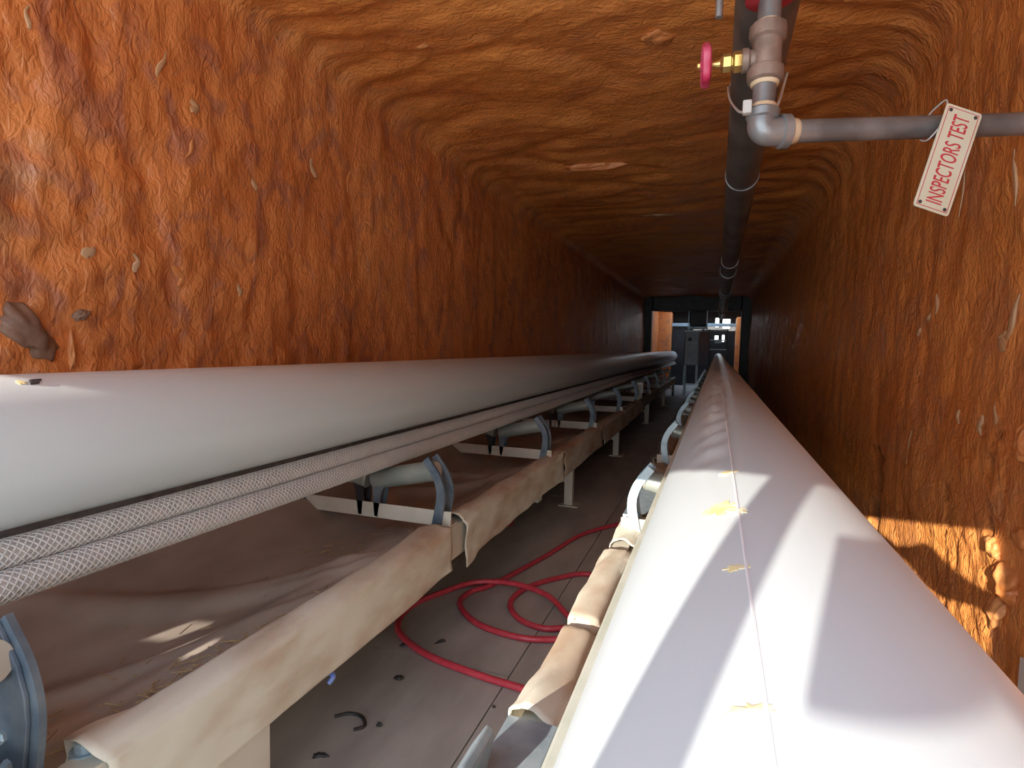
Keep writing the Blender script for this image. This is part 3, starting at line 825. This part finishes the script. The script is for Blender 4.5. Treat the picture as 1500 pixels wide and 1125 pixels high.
bon(.015, [(0, .019), (.014, .0175), (.018, .0215), (.028, .0215), (.030, .016)], M['casting'], 'valve_neck', 16)
bo = bon(.043, [(0, .017), (.004, .019), (.014, .019), (.018, .013), (.021, .013)], M['brass'], 'bonnet', 6)
bon(.062, [(0, .013), (.002, .0165), (.015, .0165), (.018, .012), (.021, .008)], M['brass'], 'packing_nut', 6, bo)
bon(.080, [(0, .008), (.014, .005), (.036, .004)], M['brass'], 'stem', 12, bo)
# handwheel: rim, hub and five spokes
hc = bc + bd * .108
up = Vector((0, 0, 1)); up = (up - bd * up.dot(bd)).normalized(); sdv = bd.cross(up)
rim = []
nseg = 40
vs, fs = [], []
for i in range(nseg):
    a = 2 * math.pi * i / nseg
    rad = .033 + .0028 * math.cos(5 * a)
    rd = up * math.cos(a) + sdv * math.sin(a)
    for k in range(8):
        b = 2 * math.pi * k / 8
        vs.append(hc + rd * (rad + .0065 * math.cos(b)) + bd * (.0085 * math.sin(b)))
for i in range(nseg):
    for k in range(8):
        i2, k2 = (i + 1) % nseg, (k + 1) % 8
        fs.append((i * 8 + k, i * 8 + k2, i2 * 8 + k2, i2 * 8 + k))
hw = MB().add(vs, fs).build('handwheel', M['wheel'], dr, smooth=True)
MB().lathe(hc - bd * .011, bd, [(0, .009), (.004, .0115), (.018, .0115), (.022, .007)], 14).build('wheel_hub', M['wheel'], hw, smooth=True)
for i in range(5):
    a = 2 * math.pi * i / 5; rd = up * math.cos(a) + sdv * math.sin(a)
    MB().cyl(hc + rd * .008, hc + rd * .031, .0048, 8).build('wheel_spoke', M['wheel'], hw, smooth=True)
MB().lathe(hc + bd * .009, bd, [(0, .006), (.006, .006), (.008, .003)], 6).build('wheel_nut', M['brass'], hw)
# elbow and test pipe
tp = thing('test_pipe', 'grey steel test pipe with elbow crossing to the right wall', 'pipe', (.079, 1.222, .41))
hd = Vector((.411, .145, .023)).normalized()
e0 = dp(.452); ec = Vector((.060, 1.211, .410)); e1 = ec + hd * .040
arc = [e0 + (ec - e0) * 0, e0 + (ec - e0) * .35]
for i in range(9):
    t = i / 8
    p = (e0 * .38 + ec * .62) * (1 - t) ** 2 + ec * 2 * t * (1 - t) + (ec + hd * .02) * t * t
    arc.append(p)
arc.append(e1)
MB().tube(arc, .0255, 20).build('elbow', M['gpipe'], tp, smooth=True)
MB().lathe(dp(.452), Vector((0, 0, -1)), [(0, .026), (.003, .030), (.016, .030), (.02, .0255)], 24).build('elbow_collar', M['gpipe'], tp, smooth=True)
MB().lathe(e1 - hd * .006, hd, [(0, .0255), (.003, .031), (.017, .031), (.02, .026)], 24).build('elbow_collar', M['gpipe'], tp, smooth=True)
MB().lathe(e1 + hd * .014, hd, [(0, .0235), (.004, .0235), (.012, .0225), (.014, .0205)], 24).build('thread_ring', M['sealant'], tp, smooth=True)
tl = (XR + .05 - e1.x) / hd.x
MB().cyl(e1 + hd * .01, e1 + hd * tl, .0205, 28).build('pipe_run', M['gpipe'], tp, smooth=True)
# stub of a rod left of the valve
rd = MB().cyl((-.023, 1.194, .622), (-.023, 1.194, ZC + .05), .0068, 16).build('hanger_rod', M['gpipe'], None, smooth=True)
tag(rd, 'grey steel rod hanging from the ceiling left of the red handwheel', 'rod')
# plastic tie looped round the main and the elbow
def pang(a, y, k=1.03): return Vector((PX + PR * k * math.cos(math.radians(a)), y, PZ + PR * k * math.sin(math.radians(a))))
loop = [(.038, 1.195, .448), (.022, 1.26, .47), (.004, 1.45, .57), (-.001, 1.7, .70), pang(180, 1.93), pang(140, 1.97), pang(90, 1.98), pang(40, 1.95), pang(0, 1.90), (.142, 1.7, .72), (.118, 1.45, .60), (.095, 1.27, .49), (.083, 1.215, .448)]
lp = MB().tube(smooth_path(loop, 6), .0026, 6).build('cable_tie', M['tie'], None, smooth=True)
MB().box((.026, 1.182, .438), (.042, 1.198, .462)).build('tie_head', M['tie'], lp, bevel=.002)
tag(lp, 'grey white cable tie looped round the black main and the elbow', 'cable tie')

# the hanging sign
sgn = thing('pipe_sign', 'cream sign reading INSPECTORS TEST hanging tilted from the grey test pipe', 'sign', (.376, 1.31, .45))
A, B_, C_, D_ = Vector((.370, 1.296, .453)), Vector((.435, 1.318, .442)), Vector((.379, 1.285, .252)), Vector((.322, 1.265, .264))
A, B_, C_, D_ = [p + Vector((.004, -.014, 0)) for p in (A, B_, C_, D_)]
cen = (A + B_ + C_ + D_) / 4
lv = ((A - D_) + (B_ - C_)).normalized()            # along the plate, foot to head
wv = (B_ - A); wv = (wv - lv * wv.dot(lv)).normalized()
nv = wv.cross(lv).normalized()
if nv.dot(-cen) < 0: nv = -nv
Ls, Ws = .098, .0335
def sp_(a, b, c): return cen + lv * a + wv * b + nv * c
poly = []
for sx, sy, a0 in ((1, 1, 0), (-1, 1, 90), (-1, -1, 180), (1, -1, 270)):
    for k in range(4):
        an = math.radians(a0 + 30 * k)
        poly.append((sx * (Ls - .005) + .005 * math.cos(an), sy * (Ws - .005) + .005 * math.sin(an)))
MB().prism(poly, .002, lambda x, y, t: sp_(x, y, t - .002)).build('plate', M['sign'], sgn)
bm_ = MB()
for a0, b0, la, lb in ((Ls - .005, 0, .0005, Ws - .005), (-Ls + .005, 0, .0005, Ws - .005), (0, Ws - .005, Ls - .005, .0005), (0, -Ws + .005, Ls - .005, .0005)):
    bm_.obox(sp_(a0, b0, .0003), lv * la, wv * lb, nv * .0003)
bm_.build('border', M['signred'], sgn)
for a0, b0 in ((1, 1), (1, -1), (-1, 1), (-1, -1)):
    MB().lathe(sp_(a0 * (Ls - .010), b0 * (Ws - .010), 0), nv, [(0, .0034), (.0006, .0034)], 12).build('screw_hole', M['dark_smudge'], sgn)
tc_ = bpy.data.curves.new('lettering', 'FONT'); tc_.body = 'INSPECTORS TEST'; tc_.align_x = 'CENTER'; tc_.align_y = 'CENTER'
tc_.size = .04; tc_.extrude = .0003; tc_.offset = .0002
to_ = bpy.data.objects.new('lettering', tc_); COL.objects.link(to_)
bpy.context.view_layer.update()
lm = bpy.data.meshes.new_from_object(to_.evaluated_get(bpy.context.evaluated_depsgraph_get()))
bpy.data.objects.remove(to_)
xs2 = [v.co.x for v in lm.vertices]; ys2 = [v.co.y for v in lm.vertices]
kx = .166 / (max(xs2) - min(xs2)); ky = .030 / (max(ys2) - min(ys2))
mx_, my_ = (max(xs2) + min(xs2)) / 2, (max(ys2) + min(ys2)) / 2
for v in lm.vertices:
    v.co = sp_((v.co.x - mx_) * kx, -(v.co.y - my_) * ky, .0004 + v.co.z)
lm.materials.clear(); lm.materials.append(M['signred']); lm.name = 'lettering'
lo = bpy.data.objects.new('lettering', lm); COL.objects.link(lo); lo.parent = sgn; lo.matrix_parent_inverse = parent_world(sgn).inverted()
wr = MB().tube(smooth_path([sp_(Ls - .012, Ws * -.9, -.001), sp_(Ls + .012, -Ws * .95, -.012), sp_(Ls - .004, -Ws, -.052), sp_(Ls - .04, -Ws * .98, -.056), sp_(Ls - .065, -Ws * 1.1, -.02), sp_(Ls - .05, -Ws * 1.02, .0005)], 5), .0014, 6)
wr.build('hanging_wire', M['tie'], sgn, smooth=True)

# ------------------------------------------------------------------ small things on frame and floor
bt = MB().box((XL_C + .385, 3.625, -.838), (XL_C + .3985, 3.70, -.802)).build('blue_tape', M['blue'], None, bevel=.003)
tag(bt, 'small blue tape tag at the end of the second canvas cover', 'tape')
bg = MB().tube(smooth_path([(-.935, 1.262, -.835), (-.930, 1.258, -.86), (-.938, 1.250, -.875), (-.928, 1.256, -.892), (-.936, 1.246, -.908)], 5), .007, 7).build('blue_rag', M['blue'], None, smooth=True)
tag(bg, 'scrap of blue plastic hanging under the left frame rail', 'plastic scrap')
def scrap(x, y, rx, ry, an, seed, label):
    rs = random.Random(seed); n = 14; P = []
    for k in range(n):
        a = 2 * math.pi * k / n; q = rs.uniform(.55, 1.1)
        px, py = rx * q * math.cos(a), ry * q * math.sin(a)
        P.append((px * math.cos(an) - py * math.sin(an), px * math.sin(an) + py * math.cos(an)))
    mb = MB(); vs = [(x + a, y + b, FLOOR) for a, b in P] + [(x + a * .6, y + b * .6, FLOOR + .004 + rs.uniform(0, .004)) for a, b in P] + [(x, y, FLOOR + .006)]
    fs = [(i, (i + 1) % n, n + (i + 1) % n, n + i) for i in range(n)] + [(n + i, n + (i + 1) % n, 2 * n) for i in range(n)]
    mb.add(vs, fs)
    o = mb.build('floor_scrap', M['scrap'], None); tag(o, label, 'scrap', 'black scraps on the grey floor')
for k, (x, y, rx, ry, an, lb) in enumerate([
    (-.956, 1.965, .030, .012, .9, 'black scrap on the floor inside the big red hose loop'),
    (-1.075, 1.885, .020, .014, .2, 'black scrap on the floor beside the red hose bend'),
    (-.981, 1.693, .022, .016, .5, 'lone black scrap on the floor below the red hose'),
    (-.911, 1.454, .014, .012, .1, 'small black scrap on the floor right of the bent black strip'),
    (-.989, 1.285, .026, .016, .4, 'black scrap on the floor nearest the camera'),
    (-.62, 1.66, .008, .007, .3, 'tiny black scrap on the floor seam below the red hose')]):
    scrap(x, y, rx, ry, an, 90 + k, lb)
cs = MB().tube(smooth_path([(-1.055, 1.435, FLOOR + .004), (-1.02, 1.462, FLOOR + .006), (-.975, 1.462, FLOOR + .005), (-.945, 1.43, FLOOR + .004), (-.965, 1.405, FLOOR + .004)], 6), .0055, 7).build('floor_scrap', M['scrap'], None, smooth=True)
tag(cs, 'bent black strip lying on the grey floor', 'scrap', 'black scraps on the grey floor')
# pale switch box on the far end of the left rail
sb_ = thing('switch_box', 'small pale switch box standing on the left frame rail past the canvas covers', 'switch box', (-.97, 7.95, -.705))
MB().box((-1.0, 8.05, -.705), (-.94, 8.09, -.60)).build('post', M['cream'], sb_, bevel=.003)
MB().box((-1.015, 8.03, -.61), (-.925, 8.11, -.47)).build('box', M['white'], sb_, bevel=.006)
MB().box((-1.005, 8.026, -.60), (-.935, 8.03, -.50)).build('lid', M['cream'], sb_, bevel=.002)

# ------------------------------------------------------------------ machinery at the far end
ch = thing('discharge_chute', 'tall grey sheet metal chute housing at the far end between the belts', 'chute', (-.55, 14.9, FLOOR))
MB().box((-.74, 14.9, -.40), (-.42, 15.5, .44)).build('housing', M['cabinet'], ch, bevel=.01)
MB().box((-.76, 14.88, .42), (-.36, 15.52, .46)).build('lid', M['galv'], ch, bevel=.006)
MB().box((-.74, 14.885, .145), (-.42, 14.90, .165)).build('band', M['galv'], ch)
MB().prism([(-.415, 14.9), (-.20, 15.6), (-.215, 15.61), (-.43, 14.91)], .82, lambda x, y, t: (x, y, -.40 + t)).build('side_panel', M['cabinet_side'], ch)
MB().lathe((-.63, 14.905, .235), (0, -1, 0), [(0, .045), (.008, .045)], 20).build('inspection_port', M['dark'], ch)
for x, y in ((-.73, 14.92), (-.45, 14.92), (-.73, 15.44), (-.45, 15.44)):
    MB().box((x - .022, y - .022, FLOOR), (x + .022, y + .022, -.40)).build('leg', M['galv'], ch)
hb = thing('drive_box', 'black drive box in a thin frame above the grey chute', 'drive box', (-.46, 14.9, .46))
MB().box((-.66, 14.95, .56), (-.27, 15.45, .92)).build('case', M['dark'], hb, bevel=.02)
for x in (-.68, -.25):
    MB().box((x - .012, 14.92, .46), (x + .012, 14.95, .93)).build('frame_post', M['galv'], hb)
MB().box((-.70, 14.90, .50), (-.23, 15.46, .545)).build('shelf', M['galv'], hb)
for x in (-.6, -.34):
    MB().box((x - .02, 15.1, .46), (x + .02, 15.3, .50)).build('foot', M['dark'], hb)
bmx = MB().box((-1.38, 18.95, .70), (.54, 19.03, .80)).build('cross_beam', M['galv'], None, bevel=.006)
tag(bmx, 'grey steel beam spanning between the foam piers behind the grey chute', 'beam')
gt = thing('belt_gantry', 'dark steel gantry frame standing over the far end of the right belt', 'gantry', (.0, 16.0, FLOOR))
for x in (-.20, .24):
    for y in (16.0, 16.9):
        MB().box((x - .018, y - .018, FLOOR), (x + .018, y + .018, .52)).build('post', M['dark'], gt)
for z in (.0, .24, .50):
    MB().box((-.22, 15.985, z - .014), (.26, 16.015, z + .014)).build('rail', M['galv'], gt)
for x in (-.20, .24):
    MB().box((x - .012, 16.0, .48), (x + .012, 16.9, .51)).build('rail', M['galv'], gt)
MB().box((-.06, 16.02, .16), (.10, 16.14, .26)).build('guard_plate', M['galv'], gt, bevel=.006)
dk = MB().box((-1.35, 19.05, FLOOR), (-.98, 19.9, .62)).build('control_cabinet', M['dark'], None, bevel=.01)
tag(dk, 'black control cabinet against the lit left wall at the far end', 'cabinet')
